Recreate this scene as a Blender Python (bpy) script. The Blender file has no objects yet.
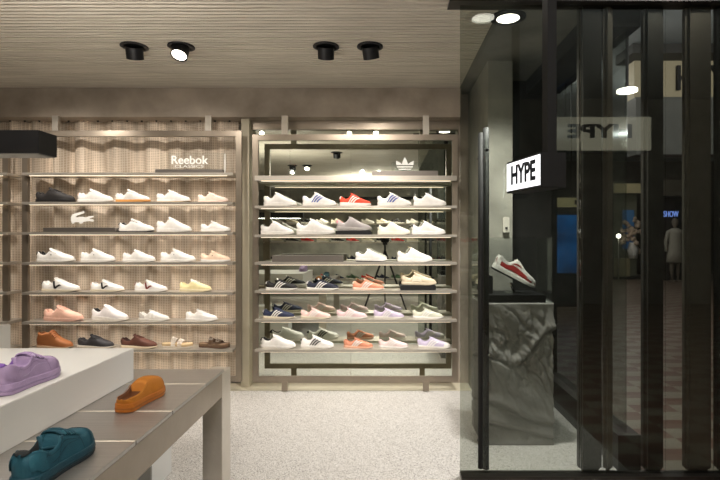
import bpy, bmesh, math, random
from mathutils import Vector, Matrix
random.seed(7)
SC = bpy.context.scene
COL = SC.collection
F, CX, CY, CH = 500.0, 385.0, 238.0, 1.24          # focal length (px), vanishing point (px), eye height (m)

# ---------------------------------------------------------------- camera, world, exposure
cam = bpy.data.cameras.new('camera'); co = bpy.data.objects.new('camera', cam); COL.objects.link(co)
co.location = (0, 0, CH); co.rotation_euler = (math.pi/2, 0, 0)
cam.sensor_width = 36; cam.lens = F/720*36
cam.shift_x = -(CX-360)/720; cam.shift_y = (CY-240)/720
cam.clip_start = .02; cam.clip_end = 100
SC.camera = co
w = bpy.data.worlds.new('world'); SC.world = w; w.use_nodes = True
w.node_tree.nodes['Background'].inputs[0].default_value = (.5, .5, .52, 1)
w.node_tree.nodes['Background'].inputs[1].default_value = .02
SC.view_settings.view_transform = 'Standard'; SC.view_settings.look = 'None'
SC.view_settings.gamma = 1; SC.view_settings.use_curve_mapping = False
SC.view_settings.exposure = 0.0
WARM = (1, .925, .84)
def lamp_obj(kind, name, loc, power, color=WARM, **kw):
    d = bpy.data.lights.new(name, kind); d.energy = power; d.color = color
    for k, v in kw.items(): setattr(d, k, v)
    o = bpy.data.objects.new(name, d); COL.objects.link(o); o.location = loc
    return o
def aim(o, to):
    o.rotation_euler = (Vector(to)-Vector(o.location)).to_track_quat('-Z', 'Y').to_euler()
# light of the ceiling spotlights (housings follow below; some are added beams without one)
LAMPS = [(-1.60, 3.19), (-1.30, 3.19), (-.376, 3.19), (-.096, 3.19), (-1.56, .07), (-1.31, .07),
         (-.38, .07), (-.10, .07), (-1.0, 1.35), (-.69, 1.35), (-2.9, 3.19), (-2.6, 3.19),(-1.4,-2.2),(.1,-2.2)]
SPOTS = [(0, (-2.1, 4.1, 1.0), 60), (1, (-1.6, 4.1, 1.3), 60), (2, (-.6, 4.1, 1.0), 70), (3, (.1, 4.1, 1.2), 70),
         (10, (-3.0, 4.1, 1.0), 50), (11, (-2.5, 4.1, 1.3), 60),
         (4, (-1.4, 2.4, 0.2), 40), (6, (-.3, 2.6, 0), 125), (7, (.2, 3.0, 0), 120), (12, (-1.4, -3.0, .6), 330), (13, (.3, -3.0, .6), 330), (5, (-1.0, -1.5, 0), 60)]
CEIL = CH+1.224
for i, to, e in SPOTS:
    x, y = LAMPS[i]
    l = lamp_obj('SPOT', 'spot_beam', (x, y+(.03 if to[1] > y else -.03), CEIL-.12), e*.42, WARM, spot_size=math.radians(105), spot_blend=.9, shadow_soft_size=.02)
    aim(l, to)
l = lamp_obj('SPOT', 'spot_beam', (.70, 2.85, CEIL-.05), 210, (1, .97, .93), spot_size=math.radians(120), spot_blend=.9, shadow_soft_size=.05)
for x, y in ((2.6, .6), (4.4, 5.0), (3.0, 4.0), (2.6, 8), (4.5, 8), (3.5, 12.5), (6, 12.5)):
    lamp_obj('POINT', 'mall_fill_light', (x, y, 3.6), 60, (1, .92, .84), shadow_soft_size=.1)  # bare points added to brighten the mall; the nearest lights the post fronts

# ---------------------------------------------------------------- helpers
def px(xp, z): return (xp-CX)*z/F
def pz(yp, z): return CH-(yp-CY)*z/F
def srgb(r, g, b):
    f = lambda c: (c/255/12.92) if c/255 <= .04045 else ((c/255+.055)/1.055)**2.4
    return (f(r), f(g), f(b), 1)
MATS = {}
def mat(name, rgb, rough=.6, metal=0, bump=0, bscale=80, var=0, vscale=6, stretch=(1, 1, 1), spec=.5, emit=None, coord='Object'):
    if name in MATS: return MATS[name]
    m = bpy.data.materials.new(name); m.use_nodes = True; nt = m.node_tree; N = nt.nodes; K = nt.links
    b = N['Principled BSDF']; b.inputs['Base Color'].default_value = srgb(*rgb)
    b.inputs['Roughness'].default_value = rough; b.inputs['Metallic'].default_value = metal
    b.inputs['Specular IOR Level'].default_value = spec
    tc = N.new('ShaderNodeTexCoord'); mp = N.new('ShaderNodeMapping'); mp.inputs['Scale'].default_value = stretch
    K.new(tc.outputs[coord], mp.inputs[0])
    if var:
        n = N.new('ShaderNodeTexNoise'); n.inputs['Scale'].default_value = vscale; n.inputs['Detail'].default_value = 6
        K.new(mp.outputs[0], n.inputs['Vector'])
        r = N.new('ShaderNodeMapRange'); r.inputs[1].default_value = .3; r.inputs[2].default_value = .7
        r.inputs[3].default_value = 1-var; r.inputs[4].default_value = 1+var
        K.new(n.outputs['Fac'], r.inputs[0])
        mx = N.new('ShaderNodeMix'); mx.data_type = 'RGBA'; mx.blend_type = 'MULTIPLY'; mx.inputs[0].default_value = 1
        mx.inputs[6].default_value = srgb(*rgb); K.new(r.outputs[0], mx.inputs[7]); K.new(mx.outputs[2], b.inputs['Base Color'])
    if bump:
        n2 = N.new('ShaderNodeTexNoise'); n2.inputs['Scale'].default_value = bscale; n2.inputs['Detail'].default_value = 4
        K.new(mp.outputs[0], n2.inputs['Vector'])
        bp = N.new('ShaderNodeBump'); bp.inputs['Strength'].default_value = bump; bp.inputs['Distance'].default_value = .01
        K.new(n2.outputs['Fac'], bp.inputs['Height']); K.new(bp.outputs[0], b.inputs['Normal'])
    if emit:
        b.inputs['Emission Color'].default_value = srgb(*rgb); b.inputs['Emission Strength'].default_value = emit
    MATS[name] = m
    return m
def fab(rgb, rough=.65):                                  # a shoe material of that colour
    return mat('shoe_%02x%02x%02x_%d' % (*rgb, int(rough*100)), rgb, rough, 0, .15, 350, .05, 40, spec=.3)

def link(name, me, m, parent=None, smooth=False):
    o = bpy.data.objects.new(name, me); COL.objects.link(o)
    for k in (m if isinstance(m, (list, tuple)) else [m]): me.materials.append(k)
    if parent: o.parent = parent
    if smooth:
        me.polygons.foreach_set('use_smooth', [True]*len(me.polygons))
    me.update()
    return o
def from_bm(name, bm, m, parent=None, smooth=False):
    me = bpy.data.meshes.new(name); bmesh.ops.recalc_face_normals(bm, faces=bm.faces); bm.to_mesh(me); bm.free()
    return link(name, me, m, parent, smooth)
def bbox(bm, x0, x1, y0, y1, z0, z1, bev=0, mtx=None):
    r = bmesh.ops.create_cube(bm, size=1)
    vs = r['verts']
    bmesh.ops.scale(bm, vec=(abs(x1-x0), abs(y1-y0), abs(z1-z0)), verts=vs)
    bmesh.ops.translate(bm, vec=((x0+x1)/2, (y0+y1)/2, (z0+z1)/2), verts=vs)
    if bev:
        es = list({e for v in vs for e in v.link_edges})
        rr = bmesh.ops.bevel(bm, geom=es, offset=bev, segments=2, affect='EDGES', clamp_overlap=True)
        vs = list({v for f in rr['faces'] for v in f.verts} | {v for v in vs if v.is_valid})
    if mtx is not None: bmesh.ops.transform(bm, matrix=mtx, verts=vs)
    return vs
def box(name, x0, x1, y0, y1, z0, z1, m, parent=None, bev=0):
    bm = bmesh.new(); bbox(bm, x0, x1, y0, y1, z0, z1, bev)
    return from_bm(name, bm, m, parent)
def btube(bm, pts, r, n=10, caps=True):
    pts = [Vector(p) for p in pts]; rings = []
    rr = r if isinstance(r, (list, tuple)) else [r]*len(pts)
    for i, p in enumerate(pts):
        d = (pts[min(i+1, len(pts)-1)]-pts[max(i-1, 0)]).normalized()
        a = d.cross(Vector((0, 0, 1)))
        if a.length < 1e-3: a = d.cross(Vector((0, 1, 0)))
        a.normalize(); b = d.cross(a)
        rings.append([bm.verts.new(p+(a*math.cos(2*math.pi*k/n)+b*math.sin(2*math.pi*k/n))*rr[i]) for k in range(n)])
    for i in range(len(rings)-1):
        for k in range(n):
            bm.faces.new((rings[i][k], rings[i][(k+1) % n], rings[i+1][(k+1) % n], rings[i+1][k]))
    if caps:
        bm.faces.new(rings[0][::-1]); bm.faces.new(rings[-1])
def tube(name, pts, r, m, parent=None, n=10):
    bm = bmesh.new(); btube(bm, pts, r, n); return from_bm(name, bm, m, parent, True)
def tag(o, label, cat, group=None):
    o['label'] = label; o['category'] = cat
    if group: o['group'] = group
    return o
def thing(name, label, cat, loc=(0, 0, 0), rotz=0, group=None):
    o = bpy.data.objects.new(name, None); COL.objects.link(o); o.empty_display_size = .05
    o.location = loc; o.rotation_euler = (0, 0, rotz)
    return tag(o, label, cat, group)
def struct(o): o['kind'] = 'structure'; return o
def text_mesh(name, s, size, depth, m, parent, loc, rot, width=None, bold=0.0, space=1.0):
    c = bpy.data.curves.new('t', 'FONT'); c.body = s; c.size = size; c.extrude = depth; c.offset = bold
    c.align_x = 'CENTER'; c.align_y = 'CENTER'; c.space_character = space
    t = bpy.data.objects.new('t', c); COL.objects.link(t)
    dg = bpy.context.evaluated_depsgraph_get(); dg.update()
    me = bpy.data.meshes.new_from_object(t.evaluated_get(dg))
    bpy.data.objects.remove(t); me.materials.clear()
    if width:
        xs = [v.co.x for v in me.vertices]; k = width/(max(xs)-min(xs))
        for v in me.vertices: v.co.x *= k
    o = link(name, me, m, parent); o.location = loc; o.rotation_euler = rot
    return o

# ---------------------------------------------------------------- materials
def nodes_of(m): return m.node_tree.nodes, m.node_tree.links, m.node_tree.nodes['Principled BSDF']
def m_ceiling():
    m = mat('ribbed_plaster_ceiling', (150, 141, 126), .75); N, K, b = nodes_of(m)
    tc = N.new('ShaderNodeTexCoord')
    mp = N.new('ShaderNodeMapping'); mp.inputs['Scale'].default_value = (1.2, 34, 1); K.new(tc.outputs['Object'], mp.inputs[0])
    n = N.new('ShaderNodeTexNoise'); n.inputs['Scale'].default_value = 1.6; n.inputs['Detail'].default_value = 8; n.inputs['Roughness'].default_value = .7
    K.new(mp.outputs[0], n.inputs['Vector'])
    n2 = N.new('ShaderNodeTexNoise'); n2.inputs['Scale'].default_value = 1.3; n2.inputs['Detail'].default_value = 5; K.new(tc.outputs['Object'], n2.inputs['Vector'])
    wv = N.new('ShaderNodeTexWave'); wv.bands_direction = 'Y'; wv.inputs['Scale'].default_value = 8; wv.inputs['Distortion'].default_value = 1.2
    wv.inputs['Detail'].default_value = 3; wv.inputs['Detail Scale'].default_value = .6; K.new(tc.outputs['Object'], wv.inputs['Vector'])
    cr = N.new('ShaderNodeValToRGB'); cr.color_ramp.elements[0].position = .3; cr.color_ramp.elements[0].color = srgb(180, 171, 157)
    cr.color_ramp.elements[1].position = .72; cr.color_ramp.elements[1].color = srgb(238, 230, 214); K.new(n.outputs['Fac'], cr.inputs[0])
    mx = N.new('ShaderNodeMix'); mx.data_type = 'RGBA'; mx.blend_type = 'MULTIPLY'; mx.inputs[0].default_value = .5
    cr2 = N.new('ShaderNodeValToRGB'); cr2.color_ramp.elements[0].position = .35; cr2.color_ramp.elements[0].color = (.78, .78, .78, 1)
    cr2.color_ramp.elements[1].position = .6; cr2.color_ramp.elements[1].color = (1, 1, 1, 1); K.new(n2.outputs['Fac'], cr2.inputs[0])
    K.new(cr.outputs[0], mx.inputs[6]); K.new(cr2.outputs[0], mx.inputs[7]); K.new(mx.outputs[2], b.inputs['Base Color'])
    ad = N.new('ShaderNodeMath'); ad.operation = 'ADD'; K.new(n.outputs['Fac'], ad.inputs[0]); K.new(wv.outputs['Fac'], ad.inputs[1])
    bp = N.new('ShaderNodeBump'); bp.inputs['Strength'].default_value = .9; bp.inputs['Distance'].default_value = .02
    K.new(ad.outputs[0], bp.inputs['Height']); K.new(bp.outputs[0], b.inputs['Normal'])
    return m
def m_terrazzo():
    m = mat('speckled_terrazzo', (190, 187, 182), .45); N, K, b = nodes_of(m)
    tc = N.new('ShaderNodeTexCoord')
    v = N.new('ShaderNodeTexVoronoi'); v.inputs['Scale'].default_value = 250; K.new(tc.outputs['Object'], v.inputs['Vector'])
    sp = N.new('ShaderNodeSeparateColor'); K.new(v.outputs['Color'], sp.inputs[0])
    cr = N.new('ShaderNodeValToRGB'); e = cr.color_ramp.elements
    e[0].position = 0; e[0].color = srgb(118, 114, 110); e[1].position = 1; e[1].color = srgb(224, 221, 217)
    x = e.new(.14); x.color = srgb(140, 136, 131); x = e.new(.22); x.color = srgb(190, 185, 178); x = e.new(.7); x.color = srgb(203, 200, 196)
    K.new(sp.outputs[0], cr.inputs[0]); K.new(cr.outputs[0], b.inputs['Base Color'])
    return m
def m_concrete(name, rgb, var=.28, bump=.25):
    return mat(name, rgb, .8, 0, bump, 30, var, 3.5, spec=.25)
def m_mesh_curtain():
    m = mat('woven_mesh_curtain', (196, 182, 158), .85); N, K, b = nodes_of(m)
    uv = N.new('ShaderNodeTexCoord')
    mp = N.new('ShaderNodeMapping'); K.new(uv.outputs['UV'], mp.inputs[0])
    br = N.new('ShaderNodeTexBrick'); br.inputs['Scale'].default_value = 1; br.offset = 0
    br.inputs['Brick Width'].default_value = .020; br.inputs['Row Height'].default_value = .014; br.inputs['Mortar Size'].default_value = .003
    br.inputs['Color1'].default_value = srgb(182, 165, 146); br.inputs['Color2'].default_value = srgb(172, 155, 136); br.inputs['Mortar'].default_value = srgb(214, 201, 184)
    K.new(mp.outputs[0], br.inputs['Vector'])
    n = N.new('ShaderNodeTexNoise'); n.inputs['Scale'].default_value = 3.0; n.inputs['Detail'].default_value = 3
    mp2 = N.new('ShaderNodeMapping'); mp2.inputs['Scale'].default_value = (3, .25, 1); K.new(uv.outputs['UV'], mp2.inputs[0]); K.new(mp2.outputs[0], n.inputs['Vector'])
    cr = N.new('ShaderNodeValToRGB'); cr.color_ramp.elements[0].position = .3; cr.color_ramp.elements[0].color = (.66, .65, .63, 1)  # brighter upright bands paint fold highlights into the curtain colour
    cr.color_ramp.elements[1].position = .65; cr.color_ramp.elements[1].color = (1.3, 1.28, 1.26, 1); K.new(n.outputs['Fac'], cr.inputs[0])
    mx = N.new('ShaderNodeMix'); mx.data_type = 'RGBA'; mx.blend_type = 'MULTIPLY'; mx.inputs[0].default_value = 1
    K.new(br.outputs['Color'], mx.inputs[6]); K.new(cr.outputs[0], mx.inputs[7]); K.new(mx.outputs[2], b.inputs['Base Color'])
    bp = N.new('ShaderNodeBump'); bp.inputs['Strength'].default_value = .3; bp.inputs['Distance'].default_value = .004
    K.new(br.outputs['Fac'], bp.inputs['Height']); K.new(bp.outputs[0], b.inputs['Normal'])
    return m
def m_glass(name, tint, refl=1.0):
    m = bpy.data.materials.new(name); m.use_nodes = True; N = m.node_tree.nodes; K = m.node_tree.links; N.clear()
    o = N.new('ShaderNodeOutputMaterial'); t = N.new('ShaderNodeBsdfTransparent'); t.inputs[0].default_value = (*tint, 1)
    g = N.new('ShaderNodeBsdfGlossy'); g.inputs['Roughness'].default_value = .01; g.inputs[0].default_value = (.9, .95, .93, 1)
    lw = N.new('ShaderNodeLayerWeight'); lw.inputs[0].default_value = .5
    pw = N.new('ShaderNodeMath'); pw.operation = 'POWER'; pw.inputs[1].default_value = 5; K.new(lw.outputs['Facing'], pw.inputs[0])
    mu = N.new('ShaderNodeMath'); mu.operation = 'MULTIPLY_ADD'; mu.inputs[1].default_value = .9*min(refl, 1); mu.inputs[2].default_value = .045*refl; mu.use_clamp = True; K.new(pw.outputs[0], mu.inputs[0])
    mi = N.new('ShaderNodeMixShader'); K.new(mu.outputs[0], mi.inputs[0]); K.new(t.outputs[0], mi.inputs[1]); K.new(g.outputs[0], mi.inputs[2]); K.new(mi.outputs[0], o.inputs[0])
    return m
def m_tiles():
    m = mat('checkered_mall_tiles', (150, 130, 110), .4); N, K, b = nodes_of(m)
    tc = N.new('ShaderNodeTexCoord'); mp = N.new('ShaderNodeMapping'); mp.inputs['Scale'].default_value = (1/.3, 1/.155, 1); K.new(tc.outputs['Object'], mp.inputs[0])
    c = N.new('ShaderNodeTexChecker'); c.inputs['Scale'].default_value = 1; c.inputs[1].default_value = srgb(128, 120, 106); c.inputs[2].default_value = srgb(100, 70, 56)
    K.new(mp.outputs[0], c.inputs[0]); K.new(c.outputs[0], b.inputs['Base Color'])
    return m
CEILM = m_ceiling(); TERR = m_terrazzo(); CURT = m_mesh_curtain(); TILES = m_tiles()
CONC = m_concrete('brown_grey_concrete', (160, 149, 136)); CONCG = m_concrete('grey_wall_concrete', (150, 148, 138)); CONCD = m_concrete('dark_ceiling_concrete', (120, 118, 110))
STEEL = mat('brushed_steel', (196, 189, 178), .3, .62, .08, 60, .08, 8, (1, 1, 1))
STEELD = mat('satin_steel_frame', (146, 135, 121), .32, .7, .05, 60, .08, 8)
TABLEM = mat('brushed_table_steel', (176, 172, 168), .33, .75, .1, 20, .07, 3, (1, 40, 1))
WHITE = mat('white_lacquer', (216, 215, 211), .5); PLAST = mat('cream_plaster', (196, 188, 166), .75, 0, .1, 40, .06, 5)
BLACK = mat('black_metal', (20, 20, 23), .5, .2); BLACKM = mat('matte_black', (14, 14, 15), .7)
BRONZE = mat('dark_bronze', (60, 57, 53), .32, .5); BRONZEL = mat('brown_bronze', (112, 104, 95), .32, .5)
DARKP = mat('dark_panel', (30, 29, 28), .6)
ACRY = m_glass('clear_acrylic', (.97, .98, .98), .8); GLASSF = m_glass('tinted_storefront_glass', (.76, .78, .75), 1.0); GLASSS = m_glass('side_window_glass', (.78, .80, .78), 1.6)
LEDM = mat('warm_led_strip', (255, 236, 205), .5, emit=1.6); LENS = mat('lit_lens', (255, 246, 232), .5, emit=9.0)
SIGNW = mat('lit_sign_face', (250, 252, 255), .5, emit=1.3); INK = mat('sign_ink', (18, 26, 40), .6)
LOGOW = mat('white_acrylic_letters', (240, 238, 232), .4, emit=.08); STANDB = mat('grey_metal_block', (128, 122, 116), .35, .7)
MIRR = mat('mirror_silver', (214, 219, 208), .015, 1.0)

# ---------------------------------------------------------------- structure
def flat(name, x0, x1, y0, y1, z0, z1, m): return struct(box(name, x0, x1, y0, y1, z0, z1, m))
WY = 4.26
flat('floor', -5.2, 1.30, -4.2, WY+.2, -.05, 0, TERR)
flat('floor_mall', 1.30, 12, -4.2, 17, -.05, -.001, TILES)
flat('ceiling', -5.2, .61, -4.2, WY+.2, CEIL, CEIL+.08, CEILM)
flat('ceiling_concrete', .61, 1.36, 2.55, WY+.2, CEIL, CEIL+.08, CONCD)
flat('ceiling_mall', 1.36, 12, -4.2, 17, 3.85, 3.95, mat('mall_ceiling_panels', (150, 158, 164), .8))
flat('wall_back', -5.2, -1.15, WY+.06, WY+.16, 0, CEIL, CONCG)
flat('wall_mirror_side', -1.15, 1.30, WY, WY+.1, 0, CEIL, CONC)
flat('wall_left', -5.3, -5.2, -4.2, WY+.2, 0, CEIL, CONC)
flat('wall_front', -5.3, 12, -4.3, -4.2, 0, 3.9, CONCG)
flat('wall_mall_right', 12, 12.1, -4.3, 17, 0, 3.9, DARKP)
flat('wall_mall_far', 1.36, 12, 17, 17.1, 0, 3.9, mat('far_wall', (60, 56, 50), .8))
flat('wall_mall_left', 1.25, 1.36, 3.95, 17, 0, 3.9, DARKP)
flat('trim_soffit', -5.2, .62, 4.08, WY+.06, CH+.987, CEIL, CONC)
flat('trim_mirror_top', -1.13, .62, WY-.05, WY, CH+.914, CH+.987, STEELD)
flat('trim_floor_ledge', -5.2, .70, 4.06, WY, 0, .006, PLAST)
flat('trim_pilaster', px(241.5, 4.15), px(249.5, 4.15), 4.14, WY+.06, 0, CH+.987, PLAST)
flat('wall_right', .71, .88, 3.45, WY+.1, 0, CEIL, CONCG)
flat('wall_dark_recess', .88, 1.30, 3.9, 4.0, 0, CEIL, DARKP)
# side window of the shop towards the mall
flat('baseboard_right', 1.24, 1.36, 2.66, 3.9, 0, .19, DARKP)
flat('trim_side_header', 1.10, 1.36, 2.66, 3.9, CEIL-.10, CEIL, DARKP)
w1 = flat('window_1', 1.295, 1.305, 2.70, 3.9, .19, CEIL-.10, GLASSS)
# storefront: header, threshold, posts
GY = 2.60
flat('trim_storefront_header', .33, 4.6, GY-.05, GY+.05, CEIL-.015, CEIL+.35, BRONZE)
flat('trim_threshold', .392, 4.6, GY-.04, GY+.03, 0, .018, BRONZE)
for i, (a, b, m, dy) in enumerate([(580, 603, BRONZE, .03), (604.5, 614, BRONZEL, .02), (645, 665, BRONZE, .03), (687, 713, BRONZEL, .03), (719, 745, BRONZE, .03)]):
    o = flat('trim_%d' % (i+1), px(a, GY+.008), px(b, GY+.008), GY+.008, GY+.008+dy*2, .018, CEIL, m)
    bm = bmesh.new(); bm.from_mesh(o.data); bmesh.ops.bevel(bm, geom=bm.edges[:], offset=.016, segments=3, affect='EDGES'); bm.to_mesh(o.data); bm.free()
flat('window_2', px(580.5, GY), px(665, GY), GY-.004, GY+.004, .018, CEIL-.015, GLASSS)
flat('window_3', px(665.5, GY), px(713, GY), GY-.004, GY+.004, .018, CEIL-.015, GLASSS)
flat('window_4', px(713.5, GY), px(745, GY), GY-.004, GY+.004, .018, CEIL-.015, GLASSS)
# frameless glass door
d = box('door_1', px(460, GY), px(579.5, GY), GY-.005, GY+.005, .02, CEIL-.016, GLASSF); struct(d)
for k, (a, y0, y1, dy, r) in enumerate([(480.5, 133, 468, -.06, .013), (486, 128, 476, .04, .0165)]):
    z = GY+dy; bm = bmesh.new(); X = px(a, z); t, bt = pz(y0, z), max(.022, pz(y1, z))
    btube(bm, [(X, z, bt), (X, z, t)], r, 12)
    for q in (bt+.12, t-.12): btube(bm, [(X, z, q), (X, GY+(.004 if dy > 0 else -.004), q)], .008, 8)
    from_bm('door_handle', bm, BLACKM, d, True)
# joints in the ceiling
# ---------------------------------------------------------------- mirror
mr = thing('wall_mirror', 'large frameless wall mirror behind the right-hand shoe rack', 'mirror', (-.27, WY-.012, 0))
xs = [-1.13, px(351, WY), .62]
for a, b in zip(xs, xs[1:]):
    o = box('mirror_panel', a+.001, b-.001, WY-.012, WY-.002, .05, CH+.914, MIRR, None); o.parent = mr; o.matrix_parent_inverse = Matrix.Translation(mr.location).inverted()

# ---------------------------------------------------------------- curtain
def build_curtain(x0, x1, y0, zt, zb):
    nx, nz = int((x1-x0)/.012), 40; bm = bmesh.new(); uvl = bm.loops.layers.uv.new('UVMap'); g = []; uvs = {}
    s = 0; prev = None
    for i in range(nx+1):
        x = x0+(x1-x0)*i/nx; col = []
        for j in range(nz+1):
            v = j/nz; z = zb+(zt-zb)*v
            a = .020+.012*math.sin(x*2.3+1)
            y = y0+1.3*a*math.sin(x*27+1.6*math.sin(x*5.1)+.25*math.sin(z*3+x*4))+.007*math.sin(x*71+z*2)
            zz = z+(.014*math.sin(x*55)-.012 if j == nz else 0)
            col.append(bm.verts.new((x, y, zz)))
        if prev: s += (Vector((col[20].co.x, col[20].co.y))-Vector((prev[20].co.x, prev[20].co.y))).length
        for j, vv in enumerate(col): uvs[vv] = (s, zb+(zt-zb)*j/nz)
        prev = col; g.append(col)
    for i in range(nx):
        for j in range(nz):
            f = bm.faces.new((g[i][j], g[i+1][j], g[i+1][j+1], g[i][j+1]))
            for l in f.loops: l[uvl].uv = uvs[l.vert]
    me = bpy.data.meshes.new('fabric'); bm.to_mesh(me); bm.free()
    return me
ZT = pz(118, 4.2)
c = thing('mesh_curtain', 'beige woven mesh curtain with soft folds hanging behind the left shoe racks', 'curtain', (-2.9, 4.235, .03))
o = link('fabric', build_curtain(-1.9, 1.66, 0, ZT-.03, .0), CURT, c, True)
for k in range(29):
    bm = bmesh.new(); x = -1.85+k*.123
    btube(bm, [(x, -.036, ZT-.055), (x, -.030, ZT-.055)], .008, 10); from_bm('eyelet', bm, BLACK, c)
rail = box('curtain_rail', -1.95, 1.66, -.008, .008, ZT-.02, ZT-.005, STEELD, c)

# ---------------------------------------------------------------- racks
YP, YS = 4.03, 3.98                                     # post front, shelf front
def rack(name, label, x0, x1, sx0, sx1, ztop, zbot, tops, stubs, hdr=.022, feet=True):
    bw = .047
    t = thing(name, label, 'shoe rack', ((x0+x1)/2, YP, 0)); iv = Matrix.Translation(t.location).inverted()
    def P(o, par=t): o.parent = par; o.matrix_parent_inverse = iv.copy(); return o
    for a in (x0, x1-bw): P(box('post', a, a+bw, YP, YP+.03, zbot, ztop, STEELD, bev=.002))
    P(box('crossbeam', x0+bw, x1-bw, YP, YP+.03, ztop-bw, ztop, STEELD, bev=.002))
    P(box('crossbeam', x0+bw, x1-bw, YP, YP+.03, zbot, zbot+.043, STEELD, bev=.002))
    for s in stubs: P(box('mounting_stub', s-.025, s+.025, YP, YP+.03, ztop, CH+.987, STEEL))
    if feet:
        for s in stubs: P(box('foot', s-.023, s+.023, YP-.0, YP+.03, 0.006, zbot, STEELD))
    for i, z in enumerate(tops):
        th = hdr if i == 0 else .021
        sh = P(box('shelf', sx0, sx1, YS, YS+.20, z-th, z, STEEL, bev=.002))
        st = P(box('light_strip', sx0+.05, sx1-.05, YS+.015, YS+.023, z-th-.004, z-th, LEDM), sh)
        st.matrix_parent_inverse = Matrix()
        if i < len(tops)-1 or True:
            l = lamp_obj('AREA', 'shelf_led', ((sx0+sx1)/2, YS+.07, z-th-.008), .85*(sx1-sx0), (1, .94, .87), shape='RECTANGLE', size=(sx1-sx0)*.92)
            l.data.size_y = .06; l.data.spread = math.radians(125); l.rotation_euler = (math.radians(8), 0, 0)
    return t
LT = [pz(y, YS) for y in (172.5, 201.8, 232, 262.3, 292.3, 322, 349.6)]
RT = [pz(y, YS) for y in (175.6, 205.6, 234.6, 262.2, 290.6, 319.6, 349.6)]
rack('display_rack', 'steel shoe rack with mostly white shoes and the white crocodile emblem', px(21.7, YP), px(241.4, YP), px(21.5, YS), px(232.5, YS),
     pz(130.5, YP), pz(382, YP), LT, [px(55, YP), px(208, YP)])
rack('display_rack', 'steel shoe rack in front of the mirror with striped sneakers', px(252.3, YP), px(458, YP), px(254.5, YS), px(457, YS),
     pz(134.3, YP), pz(381.8, YP), RT, [px(284.5, YP), px(426, YP)], .040)
rack('display_rack', 'steel shoe rack cut off by the left edge of the photo', -4.9, px(8, YP), -4.85, px(7, YS), pz(130.5, YP), pz(382, YP), LT, [px(-40, YP), -4.6])

# ---------------------------------------------------------------- shoes
def interp(tab, t):
    if t <= tab[0][0]: return tab[0][1]
    for i in range(len(tab)-1):
        a, b = tab[i], tab[i+1]
        if t <= b[0]:
            k = (t-a[0])/(b[0]-a[0])
            p0 = tab[i-1][1] if i else a[1]; p3 = tab[i+2][1] if i+2 < len(tab) else b[1]
            m0 = (b[1]-p0)*.5; m1 = (p3-a[1])*.5
            lim = 1.5*abs(b[1]-a[1]); m0 = max(-lim, min(lim, m0)); m1 = max(-lim, min(lim, m1))
            return (2*k**3-3*k*k+1)*a[1]+(k**3-2*k*k+k)*m0+(-2*k**3+3*k*k)*b[1]+(k**3-k*k)*m1
    return tab[-1][1]
PLAN = [(0, .006), (.004, .013), (.015, .022), (.04, .030), (.09, .035), (.2, .037), (.35, .037), (.5, .041), (.62, .047), (.72, .050), (.82, .048), (.9, .040), (.95, .031), (.98, .021), (.993, .012), (1, .005)]
STY = {
 'court':  dict(hr=[(0, .078), (.05, .082), (.13, .064), (.22, .056), (.32, .070), (.40, .090), (.55, .076), (.75, .054), (.9, .043), (1, .032)], hc=[(.3, .094), (.42, .098), (.55, .083), (.7, .066), (.85, .053), (.95, .043), (1, .030)], sole=[(0, .026), (.4, .022), (1, .022)]),
 'slim':   dict(hr=[(0, .074), (.05, .079), (.13, .060), (.22, .050), (.32, .064), (.40, .082), (.55, .068), (.75, .048), (.9, .038), (1, .028)], hc=[(.3, .086), (.42, .090), (.55, .075), (.7, .060), (.85, .048), (.95, .039), (1, .026)], sole=[(0, .022), (.4, .018), (1, .017)]),
 'runner': dict(hr=[(0, .090), (.05, .095), (.13, .076), (.22, .067), (.31, .084), (.38, .108), (.55, .088), (.75, .060), (.9, .047), (1, .036)], hc=[(.3, .108), (.40, .116), (.55, .094), (.7, .073), (.85, .056), (.95, .045), (1, .034)], sole=[(0, .038), (.35, .032), (.7, .026), (1, .024)]),
 'boot':   dict(hr=[(0, .120), (.05, .124), (.18, .112), (.28, .122), (.38, .130), (.55, .088), (.75, .058), (.9, .045), (1, .030)], hc=[(.28, .12), (.40, .132), (.55, .094), (.7, .067), (.85, .053), (.95, .042), (1, .028)], sole=[(0, .018), (1, .014)]),
 'loafer': dict(hr=[(0, .072), (.05, .075), (.14, .056), (.22, .050), (.32, .062), (.40, .082), (.55, .072), (.75, .052), (.9, .042), (1, .030)], hc=[(.3, .088), (.42, .09), (.55, .078), (.7, .062), (.85, .050), (.95, .040), (1, .028)], sole=[(0, .020), (1, .016)]),
 'clog':   dict(hr=[(0, .056), (.05, .057), (.2, .056), (.30, .064), (.42, .082), (.55, .088), (.75, .080), (.9, .064), (1, .044)], hc=[(.3, .085), (.45, .095), (.55, .098), (.7, .094), (.82, .086), (.9, .076), (.96, .062), (1, .046)], sole=[(0, .036), (.5, .032), (1, .032)], op=(.36, .44)),
 'force':  dict(hr=[(0, .100), (.05, .108), (.13, .098), (.24, .080), (.34, .086), (.43, .106), (.55, .092), (.72, .072), (.82, .068), (.92, .056), (1, .042)], hc=[(.3, .108), (.45, .114), (.55, .100), (.7, .083), (.82, .078), (.9, .070), (.96, .057), (1, .040)], sole=[(0, .038), (.5, .033), (1, .032)], op=(.36, .46)),
 'aero':  dict(hr=[(0, .090), (.05, .094), (.13, .082), (.22, .074), (.32, .084), (.42, .100), (.55, .084), (.75, .060), (.9, .050), (1, .038)], hc=[(.3, .10), (.42, .106), (.55, .090), (.7, .072), (.85, .060), (.95, .050), (1, .036)], sole=[(0, .036), (.4, .032), (1, .024)]),
}
TS = [0, .004, .015, .03, .045, .06, .08, .11, .14, .18, .23, .27, .30, .33, .36, .39, .42, .46, .5, .55, .6, .65, .7, .75, .8, .85, .9, .94, .97, .985, .995, 1]
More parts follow.
